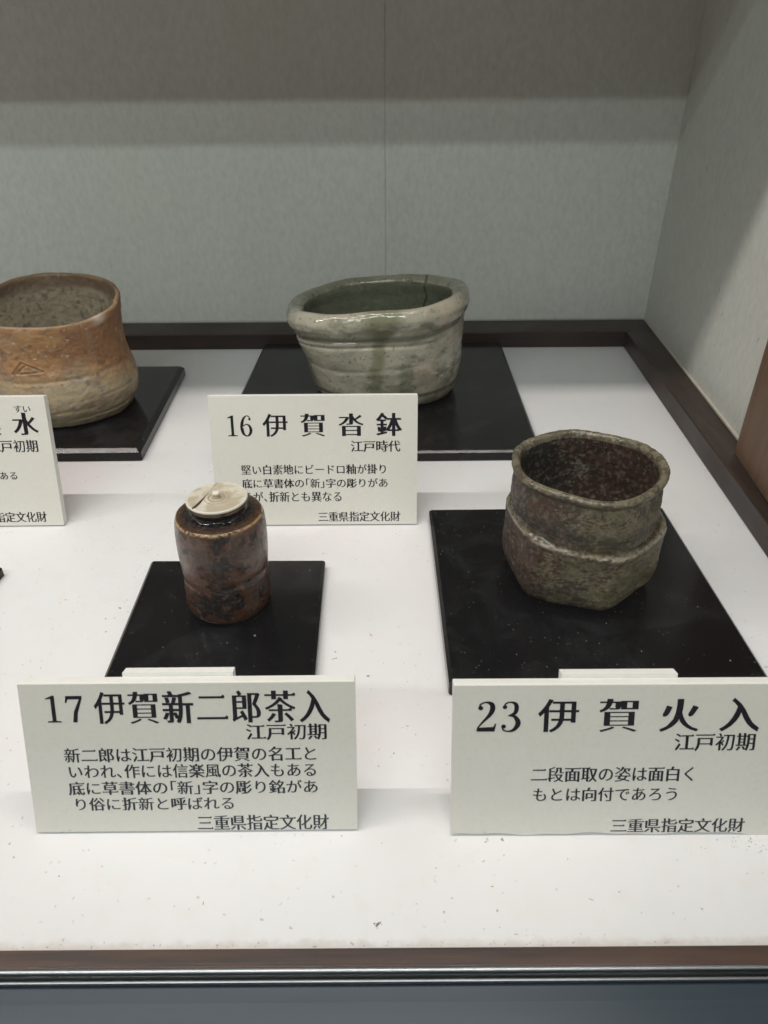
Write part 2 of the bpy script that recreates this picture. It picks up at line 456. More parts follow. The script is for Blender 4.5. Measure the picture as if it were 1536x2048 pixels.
# ------------------------------------------------------------------ the rough cup (23)
hexa = math.radians(-80)
def facet(T, n, ph, k, p=16.):
    """rounded polygon: distance to the outline relative to the circle"""
    acc = 0
    for i in range(n):
        acc = acc + np.maximum(np.cos(T - (ph + PI / n + 2 * PI * i / n)), 0) ** p
    q = acc ** (-1 / p)
    return (1 - k) + k * q * .965
CUPX, CUPY = .1560, .4590
def cup_shape(T, R, Z, S):
    low = np.clip(1 - ss(.053, .062, Z), 0, 1) * (S < 5)
    k = .95 - .35 * ss(.01, .05, Z)
    R2 = R * (1 + low * (facet(T, 6, hexa, 1.) - 1) * k)
    R2 = R2 * (1 + .012 * np.sin(2 * T + .6) + .006 * np.sin(3 * T + 2))
    # upper tier lightly flattened in places
    up = ss(.056, .07, Z)
    R2 = R2 * (1 + up * (.010 * np.sin(4 * T + .5) + .008 * np.sin(5 * T + 2.)))
    X = R2 * np.cos(T); Y = R2 * np.sin(T) * 1.02
    X = X - up * .0022 - ss(.092, .1, Z) * .0006
    T0 = np.mod(T + 1.15 + PI, 2 * PI) - PI
    zz = Z + ss(.03, .052, Z) * (1 - ss(.08, .096, Z)) * (.0022 * np.cos(T - PI * .98) + .0035 * np.exp(-((np.mod(T + .05 + PI, 2 * PI) - PI) / .6) ** 2) - .0040 * np.exp(-(T0 / .55) ** 2) + .0010 * np.sin(4 * T)) \
        + ss(.085, .1, Z) * (.0012 * np.sin(2 * T + 1) + .0007 * np.sin(5 * T))
    P = np.stack([X, Y, zz], -1)
    edge = np.exp(-((Z - .0565) / .0025) ** 2) * (S < 4)
    d = (fbm(P, 60, 4, .55, 1) - .5) * .0020 + (fbm(P, 300, 4, .65, 2) - .5) * .0013 + edge * (fbm(P, 180, 3, .6, 7) - .5) * .0018
    rr = np.maximum(np.sqrt(X * X + Y * Y), 1e-6)
    chip = np.exp(-(((X - .043) / .006) ** 2 + ((Y + .034) / .010) ** 2 + ((zz - .014) / .006) ** 2)) * .005 * (S < 5)
    P[..., 0] += X / rr * (d - chip); P[..., 1] += Y / rr * (d - chip); P[..., 2] += d * .6 * (Z > .004)
    return P
def cup_col(P, T, R, Z, S):
    n1 = fbm(P, 45, 5, .6, 3); n2 = fbm(P, 170, 5, .65, 4); n3 = fbm(P * np.array([1, 1, 2.0]), 520, 3, .6, 5)
    ash = np.array([.170, .146, .084]); olive = np.array([.060, .052, .028]); dark = np.array([.016, .013, .011]); rust = np.array([.062, .031, .019]); mauve = np.array([.064, .047, .036])
    inside = S > 5.5
    X = P[..., 0]
    left = ss(-.022, -.050, X)
    C = lerp(mauve, rust, ss(.42, .56, n1 + .06 * left * (Z < .05)))
    C = lerp(C, dark, ss(.50, .62, n2) * .75)
    # speckled ash flying onto the front right
    cov = n2 * .45 + n3 * .40 + n1 * .30
    a = ss(.555, .615, cov + .035 - .16 * left - .03 * ss(.0, -.03, X) + .03 * ss(.06, .03, Z))
    C = lerp(C, ash * (.75 + .5 * n1[..., None]), a * .9)
    C = lerp(C, olive, ss(.50, .62, fbm(P, 90, 3, .5, 8)) * .45)
    C = lerp(C, [.36, .33, .26], ss(.70, .76, n3 * .6 + n2 * .4) * .8)
    # glassy olive pool behind the ledge, scorched band above it
    gro = np.exp(-((Z - .0612) / .0030) ** 2) * (~inside)
    C = lerp(C, np.array([.034, .027, .010]), gro * .85)
    C = lerp(C, dark, np.exp(-((Z - .069) / .006) ** 2) * ss(.42, .58, n2 + .04) * (~inside) * .75)
    led = np.exp(-((Z - .0566) / .0016) ** 2) * (~inside)
    C = lerp(C, np.array([.30, .27, .21]), led * ss(.35, .55, n3 * .5 + n2 * .5) * .85)
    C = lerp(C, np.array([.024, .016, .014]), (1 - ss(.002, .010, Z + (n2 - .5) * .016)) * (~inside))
    rim = ss(.0950, .0975, Z)
    C = lerp(C, np.array([.17, .15, .10]), rim * .8)
    C = lerp(C, np.array([.05, .038, .022]), rim * ss(.47, .58, n2) * .75)
    C = lerp(C, np.array([.36, .33, .27]), rim * ss(.57, .66, n3 * .5 + n1 * .5) * .8)
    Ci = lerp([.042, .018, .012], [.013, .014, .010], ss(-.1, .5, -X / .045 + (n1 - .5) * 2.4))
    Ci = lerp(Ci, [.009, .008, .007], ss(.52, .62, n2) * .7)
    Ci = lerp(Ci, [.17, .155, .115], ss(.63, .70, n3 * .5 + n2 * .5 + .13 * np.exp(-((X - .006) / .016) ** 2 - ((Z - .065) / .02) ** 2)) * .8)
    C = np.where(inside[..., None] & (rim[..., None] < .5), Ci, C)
    fl = np.exp(-((np.mod(T + 1.95 + PI, 2 * PI) - PI) / .8) ** 2)
    rough = .50 - .42 * gro - .40 * np.exp(-((Z - .0578) / .0020) ** 2) * np.clip(fl + .3 * ss(.45, .6, n1), 0, 1) - .20 * rim * fl - .26 * rim * ss(.42, .55, n1)
    rough = np.where(inside & (rim < .5), .42, rough) + (n3 - .5) * .12
    return C, np.clip(rough, .06, .9)
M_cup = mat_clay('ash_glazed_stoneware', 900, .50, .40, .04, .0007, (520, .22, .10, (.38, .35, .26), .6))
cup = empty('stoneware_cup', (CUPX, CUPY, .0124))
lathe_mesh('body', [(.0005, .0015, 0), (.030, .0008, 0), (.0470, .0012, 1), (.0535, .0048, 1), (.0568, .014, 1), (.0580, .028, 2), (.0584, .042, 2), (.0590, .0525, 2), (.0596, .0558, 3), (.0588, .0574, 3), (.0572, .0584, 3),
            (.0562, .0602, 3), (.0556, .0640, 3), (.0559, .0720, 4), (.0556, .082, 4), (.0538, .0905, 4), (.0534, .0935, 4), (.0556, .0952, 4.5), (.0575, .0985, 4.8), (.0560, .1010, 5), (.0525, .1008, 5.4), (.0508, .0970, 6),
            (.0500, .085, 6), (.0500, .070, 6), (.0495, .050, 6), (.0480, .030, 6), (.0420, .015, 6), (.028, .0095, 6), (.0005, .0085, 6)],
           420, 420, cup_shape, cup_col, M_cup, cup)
tag(cup, 'rough two tier stoneware cup in grey ash and rust glaze on the speckled black plate', 'cup')

# ------------------------------------------------------------------ the tea caddy (17)
CX, CY = -.1217, .4270
def cad_shape(T, R, Z, S):
    X = R * np.cos(T); Y = R * np.sin(T)
    w = 1 + (.010 * np.sin(2 * T + 1) + .006 * np.sin(3 * T)) * (S < 2.5)
    notch = np.exp(-((Z - (.0335 + .0025 * np.sin(T + 2.1))) / .0030) ** 2) * .0007 * (S < 2.5) * (.65 + .3 * np.sin(T * 3 + 4.))
    X = X * w - np.cos(T) * notch; Y = Y * w - np.sin(T) * notch
    X = X + Z * .022
    P = np.stack([X, Y, Z], -1); rr = np.maximum(R, 1e-6)
    d = (fbm(P, 90, 3, .5, 5) - .5) * .0008 + (fbm(P, 500, 2, .5, 6) - .5) * .00022
    d = d * (S < 2.6)
    # small dimples near the foot
    P[..., 0] += np.cos(T) * d; P[..., 1] += np.sin(T) * d
    return P
def cad_col(P, T, R, Z, S):
    n1 = fbm(P, 60, 4, .55, 9); n2 = fbm(P, 220, 4, .6, 10); n3 = fbm(P, 900, 2, .5, 12)
    br = np.array([.060, .027, .016]); lav = np.array([.118, .066, .048]); red = np.array([.070, .020, .010]); blk = np.array([.008, .008, .010])
    C = lerp(br, lav, ss(.40, .60, n1 + .10 * ss(.02, .05, Z) - .16 * np.abs(Z - .045) / .04))
    C = lerp(C, br * .8, ss(.56, .66, fbm(P * [1, 1, .5], 110, 3, .5, 20)) * .8)
    edge = .031 + .004 * np.sin(T * 2 + 1.0) + (n1 - .5) * .012
    low = 1 - ss(-.0012, .0012, Z - edge)
    C = lerp(C, lerp(lav * .75, red, ss(.46, .52, n1 + .15 * ss(.02, .008, Z))), low)
    band = np.exp(-((Z - edge - .0022) / .0022) ** 2)
    C = lerp(C, red * .9, band * .75)
    # black blooms round the lower middle
    bl = ss(.57, .63, n2 * .45 + fbm(P, 130, 3, .5, 31) * .55 + .10 * np.exp(-((Z - .020) / .010) ** 2) + .06 * np.exp(-((P[..., 0] - .004) / .016) ** 2)) * (Z < .085)
    C = lerp(C, blk, bl * .9)
    C = lerp(C, [.12, .095, .06], ss(.69, .74, n2 + .05 * bl) * (Z < .032) * .6)
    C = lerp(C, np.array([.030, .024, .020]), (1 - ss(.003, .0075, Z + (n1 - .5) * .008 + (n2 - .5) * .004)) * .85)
    C = lerp(C, [.19, .125, .055], np.exp(-((Z - .0012) / .0012) ** 2) * ss(.48, .6, n2))
    # shoulder: dark brown with golden rim line, black neck
    sh = (S > 1.5) & (S < 4.5)
    Cs = lerp([.016, .009, .007], [.050, .024, .012], ss(.024, .029, R + (n1 - .5) * .008))
    Cs = lerp(Cs, [.006, .006, .008], ss(.0245, .0215, R + (n2 - .5) * .004))
    C = np.where(sh[..., None], Cs, C)
    gold = np.exp(-((S - 1.50) / .17) ** 2) * ss(.36, .50, n2 * .5 + n3 * .5)
    C = lerp(C, [.44, .28, .13], np.clip(gold * 1.3, 0, 1))
    lipg = ss(4.1, 4.5, S) * ss(.4, .6, n2)
    C = lerp(C, [.13, .075, .03], lipg * .8)
    rough = .30 + (n2 - .5) * .25 + .12 * ss(.4, .6, n1) * (S < 1.4) - .20 * (S > 2.6) 
    return C, np.clip(rough, .06, .8)
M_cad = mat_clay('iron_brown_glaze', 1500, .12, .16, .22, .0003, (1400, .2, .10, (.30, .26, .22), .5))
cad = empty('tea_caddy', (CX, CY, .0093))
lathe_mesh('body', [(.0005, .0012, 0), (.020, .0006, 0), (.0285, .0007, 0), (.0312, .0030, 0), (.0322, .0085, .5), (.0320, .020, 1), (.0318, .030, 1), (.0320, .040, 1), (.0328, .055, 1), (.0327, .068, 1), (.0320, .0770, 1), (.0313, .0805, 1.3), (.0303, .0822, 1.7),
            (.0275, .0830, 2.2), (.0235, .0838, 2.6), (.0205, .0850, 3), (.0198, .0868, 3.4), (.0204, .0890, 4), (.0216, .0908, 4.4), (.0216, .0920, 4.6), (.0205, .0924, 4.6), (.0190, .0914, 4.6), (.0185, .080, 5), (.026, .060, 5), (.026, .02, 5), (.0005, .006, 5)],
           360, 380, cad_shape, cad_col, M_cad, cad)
tag(cad, 'small cylindrical brown glazed tea caddy with a cracked ivory lid', 'tea caddy')

def lid_shape(T, R, Z, S):
    X = R * np.cos(T); Y = R * np.sin(T) * 1.0
    Z2 = Z + .00016 * np.cos(R * 1900) * (R > .0045) * (R < .0100) * (S < 1.5)
    # crack: wedge groove running from the left front to the back
    t = (Y + .001) ; u = X + .0095 - (Y + .001) * .28
    wdt = .00014 + .00095 * ss(.004, -.009, Y) * ss(-.0175, -.013, Y)
    g_ = np.exp(-(u / wdt) ** 2) * (S < 1.5) * ss(-.0165, -.0155, Y)
    return np.stack([X, Y, Z2 - g_ * .0011], -1)
def lid_col(P, T, R, Z, S):
    n1 = fbm(P, 130, 4, .5, 14); n2 = fbm(P * [1, 4, 1], 300, 3, .5, 15)
    C = lerp([.46, .41, .31], [.62, .58, .49], ss(.35, .65, n1))
    C = lerp(C, [.36, .29, .19], ss(.56, .7, n2) * .35)
    C = lerp(C, [.20, .15, .09], np.exp(-((R - .0058) / .0006) ** 2) * .6)
    C = lerp(C, [.24, .19, .12], np.exp(-((R - .0088) / .0004) ** 2) * .55)
    C = lerp(C, [.30, .24, .16], ss(.0045, .002, R) * .6)
    C = lerp(C, [.66, .64, .57], ss(.0195, .0212, R) * .8)
    X, Y = P[..., 0], P[..., 1]
    u = X + .0095 - (Y + .001) * .28
    wdt = .00020 + .00105 * ss(.005, -.008, Y) * ss(-.0175, -.013, Y)
    dk = np.exp(-(u / wdt) ** 4) * (S < 1.5) * ss(-.0165, -.0155, Y)
    C = lerp(C, [.022, .014, .010], dk * (.45 + .55 * ss(.006, -.002, Y)))
    u2 = u + .0010
    C = lerp(C, [.10, .07, .045], np.exp(-(u2 / .00013) ** 2) * (Y > -.004) * .8 * (S < 1.5))
    return C, .36 + (n1 - .5) * .2
M_lid = mat_clay('old_ivory', 700, .06, .06, .0, .0002)
lid = lathe_mesh('lid', [(.0002, .00235, 1), (.004, .0023, 1), (.010, .0020, 1), (.016, .0022, 1), (.0200, .0027, 1), (.0214, .0026, 1.2), (.0219, .0018, 2), (.0215, .0008, 2), (.0200, .0001, 2), (.0170, .0001, 2), (.0170, -.003, 3), (.0002, -.003, 3)],
                 420, 260, lid_shape, lid_col, M_lid, cad, (.0019, 0, .0924))
def id_shape(T, R, Z, S): return np.stack([R * np.cos(T), R * np.sin(T), Z], -1)
def kn_col(P, T, R, Z, S):
    return lerp([.60, .53, .38], [.74, .70, .60], ss(.003, .0045, Z)), .3
lathe_mesh('knob', [(.0022, 0, 1), (.0019, .0008, 1), (.0017, .0016, 1), (.0026, .0026, 1), (.0029, .0036, 1), (.0024, .0046, 1), (.0012, .0050, 1), (.0001, .0051, 1)],
           48, 40, id_shape, kn_col, M_lid, lid, (0, .0, .0021))

# ------------------------------------------------------------------ the oval bowl (16)
def ov_shape(T, R, Z, S):
    k = ss(0, .11, Z) * (S < 5) + (S >= 5) * 1.0
    c, s = np.cos(T), np.sin(T)
    # superellipse, shoe shaped: flatter front and back
    e = 2.25; q = (np.abs(c) ** e + np.abs(s) ** e) ** (-1 / e)
    ry = .80 + 0 * Z
    X = R * q * c; Y = R * q * s * ry
    # folded-in lip sags on the left, higher on the right
    zz = Z + ss(.04, .12, Z) * (.0088 * np.clip(X / .1, -1.2, 1.2) + .0010 * np.sin(3 * T + 1.) + .0007 * np.sin(7 * T) + .002 * (Y > 0) * np.abs(Y) / .08)
    X = X * (1 + .02 * np.sin(T * 3)); Y = Y - .004 * ss(.05, .12, Z) * np.cos(T * 2)
    lean = ss(.0, .12, Z)
    X = X - .0105 * lean
    # thrown grooves
    gr = 0
    for z0, am, w in ((.0915, .0036, .0030), (.082, .0012, .0022), (.054, .0006, .0030), (.018, .0014, .0020)):
        zc = z0 + .004 * np.sin(T * 1.0 + 1.2) + .0018 * np.sin(T * 3 + z0 * 90)
        gr = gr + am * (.7 + .5 * np.sin(T * 2.3 + z0 * 200)) * np.exp(-((Z - zc) / w) ** 2)
    gr = gr * (S < 5)
    P = np.stack([X, Y, zz], -1)
    d = (fbm(P, 28, 3, .5, 21) - .5) * .0045 + (fbm(P, 160, 4, .55, 22) - .5) * .0010
    d = d - gr
    P[..., 0] += c * d; P[..., 1] += s * d; P[..., 2] += d * .35 * (Z > .004)
    return P
def ov_col(P, T, R, Z, S):
    n1 = fbm(P, 22, 4, .55, 23); n2 = fbm(P * [1, 1, 1.8], 75, 4, .6, 24); n3 = fbm(P, 420, 3, .6, 25)
    pale = np.array([.375, .355, .280]); grn = np.array([.120, .125, .070]); gry = np.array([.225, .225, .170]); pink = np.array([.385, .335, .265])
    C = lerp(pale, gry, ss(.44, .58, n1 * .6 + n2 * .4)); C = lerp(C, pink, ss(.5, .65, fbm(P, 40, 3, .5, 27)) * ss(-.02, .05, P[..., 0]) * .8)
    X = P[..., 0]
    ins = S >= 5.4
    # green run down the front, glassy lip
    run = np.exp(-((X + .010 - (Z - .06) * .12 + (n2 - .5) * .010) / (.0085 + .014 * ss(.085, .11, Z))) ** 4) * (P[..., 1] < 0)
    C = lerp(C, grn * [1.15, 1.17, 1.1], run * .75)
    C = lerp(C, grn * .75, ss(.60, .68, n2 * .6 + n1 * .4) * .7)
    # darker in the grooves
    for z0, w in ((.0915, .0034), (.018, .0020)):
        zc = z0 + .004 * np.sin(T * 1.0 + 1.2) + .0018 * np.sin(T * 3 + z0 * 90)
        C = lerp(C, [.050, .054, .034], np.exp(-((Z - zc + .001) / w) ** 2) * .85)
    C = lerp(C, [.23, .24, .17], ss(.112, .124, Z) * ss(-.01, .03, P[..., 1]) * .9)
    Ci = lerp([.135, .145, .098], [.185, .195, .145], ss(.4, .65, n1 * .5 + fbm(P * [1, 1, 5], 40, 3, .5, 28) * .5))
    C = np.where(ins[..., None], Ci, C)
    # firing crack at the back right of the wall
    ck = np.exp(-((X - .052 - .0015 * np.sin(P[..., 2] * 260)) / .0011) ** 2) * (P[..., 1] > .01) * ss(.055, .07, Z) 
    C = lerp(C, [.012, .013, .008], ck * .95)
    C = lerp(C, [.09, .08, .05], ss(.68, .72, n3) * .7)
    rough = .24 + .25 * (n2 - .5) - .08 * run - .14 * ss(.09, .11, Z)
    return C, np.clip(rough, .08, .7)
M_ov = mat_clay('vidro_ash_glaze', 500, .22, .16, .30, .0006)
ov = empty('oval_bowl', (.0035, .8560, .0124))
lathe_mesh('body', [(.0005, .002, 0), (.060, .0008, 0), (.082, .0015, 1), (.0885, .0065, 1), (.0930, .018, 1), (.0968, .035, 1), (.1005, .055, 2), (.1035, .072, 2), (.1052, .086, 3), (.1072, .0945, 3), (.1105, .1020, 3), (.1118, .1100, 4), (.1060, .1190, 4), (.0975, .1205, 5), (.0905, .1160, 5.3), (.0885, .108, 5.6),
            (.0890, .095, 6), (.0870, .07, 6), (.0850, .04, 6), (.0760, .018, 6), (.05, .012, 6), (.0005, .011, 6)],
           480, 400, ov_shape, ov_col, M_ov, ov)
tag(ov, 'pale green and cream glazed oval bowl with folded lip and a dark crack inside', 'bowl')

# ------------------------------------------------------------------ the orange-brown waste water bowl (left)
def kb_shape(T, R, Z, S):
    c, s = np.cos(T), np.sin(T)
    w = 1 + .022 * np.sin(2 * T + 2.2) + .010 * np.sin(3 * T + .5)
    sq = 1 + .03 * np.exp(-((T - 6.15) / .28) ** 2) * ss(.09, .13, Z)
    X = R * c * w * sq; Y = R * s * w * .98
    zz = Z + ss(.06, .12, Z) * (.0080 * s + .0085 * np.clip(s, 0, 1) + .0020 * np.sin(3 * T + .4) + .003 * np.exp(-((np.mod(T, 2 * PI) - 5.9) / .25) ** 2) * 0)
    d0 = 0
    for z0, am, w_ in ((.113, .0010, .003), (.060, .0010, .0025), (.034, .0005, .0018), (.023, .0007, .0016), (.012, .0011, .0018)):
        d0 = d0 - am * (.6 + .6 * np.sin(T * 1.7 + z0 * 300)) * np.exp(-((Z - z0 - .002 * np.sin(T + 1)) / w_) ** 2)
    P = np.stack([X, Y, zz], -1)
    d = (fbm(P, 40, 3, .5, 33) - .5) * .0042 + (fbm(P * [1, 1, 1.6], 240, 4, .6, 34) - .5) * .0014 + d0 * (S < 5)
    # incised mountain-shaped mark on the front, left of centre
    def seg(ax, az, bx, bz):
        px, pz = P[..., 0] - ax, P[..., 2] - az; vx, vz = bx - ax, bz - az
        t = np.clip((px * vx + pz * vz) / (vx * vx + vz * vz), 0, 1)
        return np.hypot(px - t * vx, pz - t * vz)
    dm = np.minimum(np.minimum(seg(-.0215, .0675, -.0080, .0815), seg(-.0080, .0815, .0135, .0715)), seg(-.0165, .0690, .0135, .0715))
    dm = np.minimum(dm, seg(-.0170, .0690, -.0040, .0790))
    d = d - .0013 * np.exp(-(dm / .00085) ** 2) * (P[..., 1] < 0) * (S < 5) + .0006 * np.exp(-((dm - .0018) / .0008) ** 2) * (P[..., 1] < 0) * (S < 5)
    P[..., 0] += c * d; P[..., 1] += s * d; P[..., 2] += d * .4 * (Z > .004)
    return P
def kb_col(P, T, R, Z, S):
    n1 = fbm(P, 30, 4, .55, 36); n2 = fbm(P * [1, 1, 2], 110, 4, .6, 37); n3 = fbm(P, 500, 3, .6, 38)
    org = np.array([.380, .205, .090]); rust = np.array([.260, .130, .060]); tan = np.array([.400, .315, .190]); grey = np.array([.345, .290, .205])
    X = P[..., 0]
    C = lerp(tan, grey, ss(.4, .6, n2)); C = lerp(C, [.25, .17, .12], ss(.5, .65, n1) * .5)
    edge = .070 + .010 * np.sin(T * 2 + 2) + (n1 - .5) * .035 - .030 * ss(.045, .085, X)
    up = ss(-.017, .017, Z - edge)
    C = lerp(C, lerp(org, rust, ss(.42, .60, n2 * .5 + n1 * .5 + .10 * ss(.02, .07, X))), up)
    C = lerp(C, [.36, .21, .085], np.exp(-((Z - .112) / .008) ** 2) * .6 * (S < 5) * (X < .04))
    C = lerp(C, [.10, .055, .03], ss(.62, .70, n2) * .5)
    C = lerp(C, [.46, .42, .35], ss(.72, .76, fbm(P, 170, 3, .5, 39)) * ss(.05, .09, Z) * .8)
    C = lerp(C, grey * .75, (1 - ss(.006, .02, Z)) * .6)
    ins = S >= 5.5
    Ci = lerp([.430, .365, .270], [.320, .270, .195], ss(.42, .62, n2)); Ci = lerp(Ci, [.12, .095, .065], ss(.60, .68, fbm(P, 190, 3, .6, 41)) * .6)
    Ci = lerp(Ci, [.19, .125, .080], ss(.108, .116, Z))
    C = np.where(ins[..., None], Ci, C)
    rim = ss(.1235, .1265, Z)
    C = lerp(C, [.30, .21, .14], rim * .6 * (S < 5.6))
    C = lerp(C, [.52, .44, .36], np.exp(-((np.mod(T, 2 * PI) - 5.80) / .10) ** 2) * ss(.115, .124, Z) * .9)
    return C, np.clip(.62 + (n2 - .5) * .2 - .12 * up, .3, .9)
M_kb = mat_clay('unglazed_fired_clay', 420, .5, .30, .0, .0008, (260, .22, .16, (.10, .08, .06), .5))
kb = empty('waste_water_bowl', (-.3850, .8000, .0148))
lathe_mesh('body', [(.0005, .002, 0), (.055, .0008, 0), (.0700, .0015, 1), (.0740, .006, 1), (.0790, .018, 1), (.0825, .032, 1), (.0825, .045, 2), (.0800, .060, 2), (.0775, .075, 2), (.0768, .090, 3), (.0778, .105, 3), (.0795, .118, 4), (.0795, .1250, 4.5), (.0775, .1272, 5), (.0750, .1255, 5.4), (.0738, .118, 5.7),
            (.0720, .105, 6), (.0710, .08, 6), (.073, .05, 6), (.070, .02, 6), (.05, .013, 6), (.0005, .012, 6)],
           460, 360, kb_shape, kb_col, M_kb, kb)
tag(kb, 'orange and tan unglazed bowl with an incised mark, cut off by the left edge', 'bowl')

# ------------------------------------------------------------------ lettering
_fcache = {}
def raw_loops(ch):
    """outlines of one character in em units"""
    if ch in _fcache: return _fcache[ch]
    cu = bpy.data.curves.new('t', 'FONT'); cu.body = ch; cu.size = 1; cu.resolution_u = 4
    o = bpy.data.objects.new('t', cu); COL.objects.link(o)
    dg = bpy.context.evaluated_depsgraph_get()
    c = o.evaluated_get(dg).to_curve(dg)
    loops = []
    for sp in c.splines:
        pts = []
        if sp.type == 'BEZIER':
            bp = sp.bezier_points; n = len(bp)
            for i in range(n):
                a, b = bp[i], bp[(i + 1) % n]
                p0, p1, p2, p3 = (np.array(v[:2]) for v in (a.co, a.handle_right, b.co, b.handle_left))
                p2, p3 = p3, p2
                straight = abs(np.cross(p3 - p0, p1 - p0)) < 1e-4 * max(1e-6, np.linalg.norm(p3 - p0)) + 1e-7 and abs(np.cross(p3 - p0, p2 - p0)) < 1e-4 * max(1e-6, np.linalg.norm(p3 - p0)) + 1e-7
                for t in ([0] if straight else np.linspace(0, 1, 6)[:-1]):
                    pts.append((1 - t) ** 3 * p0 + 3 * (1 - t) ** 2 * t * p1 + 3 * (1 - t) * t * t * p2 + t ** 3 * p3)
        else:
            pts = [np.array(p.co[:2]) for p in sp.points]
        q = []
        for p in pts:
            if not q or np.linalg.norm(p - q[-1]) > 1e-4: q.append(p)
        if len(q) > 2 and np.linalg.norm(q[0] - q[-1]) < 1e-4: q.pop()
        if len(q) > 2: loops.append(np.array(q))
    o.evaluated_get(dg).to_curve_clear()
    bpy.data.objects.remove(o); bpy.data.curves.remove(cu)
    _fcache[ch] = loops
    return loops

def area(P):
    x, y = P[:, 0], P[:, 1]; return .5 * np.sum(x * np.roll(y, -1) - np.roll(x, -1) * y)
def inside(pt, P):
    x, y = pt; c = False; n = len(P)
    for i in range(n):
        x1, y1 = P[i]; x2, y2 = P[(i + 1) % n]
        if (y1 > y) != (y2 > y) and x < (x2 - x1) * (y - y1) / (y2 - y1) + x1: c = not c
    return c

def brushify(loops, dx, dy, serif=.05):
    """thicken upright strokes, thin level ones, add the triangular stops of a book face"""
    out = []
    for k, P in enumerate(loops):
        depth = sum(inside(P[0], Q) for j, Q in enumerate(loops) if j != k)
        want = 1 if depth % 2 == 0 else -1
        if area(P) * want < 0: P = P[::-1]
        n = len(P); E = np.roll(P, -1, 0) - P; L = np.linalg.norm(E, axis=1); E = E / L[:, None]
        N = np.stack([E[:, 1], -E[:, 0]], 1)            # outward for ccw outer, into the hole for cw
        D = dx * N[:, 0] ** 2 + dy * N[:, 1] ** 2
        Q = []
        for i in range(n):
            n1, n2 = N[i - 1], N[i]; det = n1[0] * n2[1] - n1[1] * n2[0]
            if abs(det) > .35:
                p = np.array([(D[i - 1] * n2[1] - D[i] * n1[1]) / det, (n1[0] * D[i] - n2[0] * D[i - 1]) / det])
            else:
                p = (n1 * D[i - 1] + n2 * D[i]) / 2
            Q.append(P[i] + np.clip(p, -.05, .05))
        Q = np.array(Q); R = []
        conv = [E[i - 1][0] * E[i][1] - E[i - 1][1] * E[i][0] for i in range(n)]
        skip = set(); ins = {}
        for i in range(n):
            j = (i + 1) % n
            if want < 0 or not (.035 < L[i] < .115 and conv[i] > .5 and conv[j] > .5): continue
            if N[i][0] > .96 and abs(N[i - 1][1]) > .96 and L[j] > .10 and abs(N[j][1]) > .9 and serif:      # right end of a level stroke
                # ccw: edge goes up; Q[j] is the upper corner
                ins[j] = [Q[j] + np.array([.012, .0]), Q[j] + np.array([-.030, serif]), Q[j] + np.array([-.105, .0])]
            elif N[i][0] < -.25 and N[i][1] < -.25 and L[i] < .1:      # stroke falling to the left: pointed end
                m = (Q[i] + Q[j]) / 2; ins[i] = [m + (Q[i] - m) * .35]; ins[j] = [m + (Q[j] - m) * .35]
            elif N[i][1] > .96 and L[j] > .12 and L[i - 1] > .12 and serif:      # top of an upright: slanted entry
                ins[j] = [Q[j] + np.array([-.012, .022])]
        for i in range(n):
            R += ins.get(i, [Q[i]])
        out.append(np.array(R))
    return out

def sound(loops):
    """true if no outline crosses itself or another (tested by comparing the filled area with the outline area)"""
    dep = [sum(inside(P[0], Q) for j, Q in enumerate(loops) if j != i) for i, P in enumerate(loops)]
    for i, P in enumerate(loops):
        if dep[i] % 2: continue
        g_ = [P] + [loops[j] for j in range(len(loops)) if dep[j] == dep[i] + 1 and inside(loops[j][0], P)]
        want = abs(area(P)) - sum(abs(area(q)) for q in g_[1:])
        flat = [p for L_ in g_ for p in L_]
        got = sum(abs(np.cross(flat[b] - flat[a], flat[c] - flat[a])) / 2 for a, b, c in tessellate_polygon([[Vector((p[0], p[1], 0)) for p in L_] for L_ in g_]))
        if abs(got - want) > .004 * max(want, .02) + 1e-4: return False
    return True

# numerals drawn by hand in the style of the signs (em units; each piece is one polygon)
def nib(pts, n=40):
    """centre line with widths -> polygon; pts = (x, y, half width)"""
    P = np.array(pts, float); Q = np.vstack([2 * P[0] - P[1], P, 2 * P[-1] - P[-2]]); out = []
    for i in range(1, len(Q) - 2):
        p0, p1, p2, p3 = Q[i - 1], Q[i], Q[i + 1], Q[i + 2]
        for t in np.linspace(0, 1, 8, endpoint=False):
            out.append(.5 * ((2 * p1) + (-p0 + p2) * t + (2 * p0 - 5 * p1 + 4 * p2 - p3) * t * t + (-p0 + 3 * p1 - 3 * p2 + p3) * t ** 3))
    out.append(Q[-2]); C = np.array(out)
    T = np.gradient(C[:, :2], axis=0); T /= np.maximum(np.linalg.norm(T, axis=1), 1e-9)[:, None]
    Nn = np.stack([-T[:, 1], T[:, 0]], 1); w = np.maximum(C[:, 2:3], .004)
    return np.vstack([C[:, :2] + Nn * w, (C[:, :2] - Nn * w)[::-1]])
def blob(x, y, r): return np.array([(x + r * math.cos(t), y + r * math.sin(t)) for t in np.linspace(0, 2 * PI, 17)[:-1]])
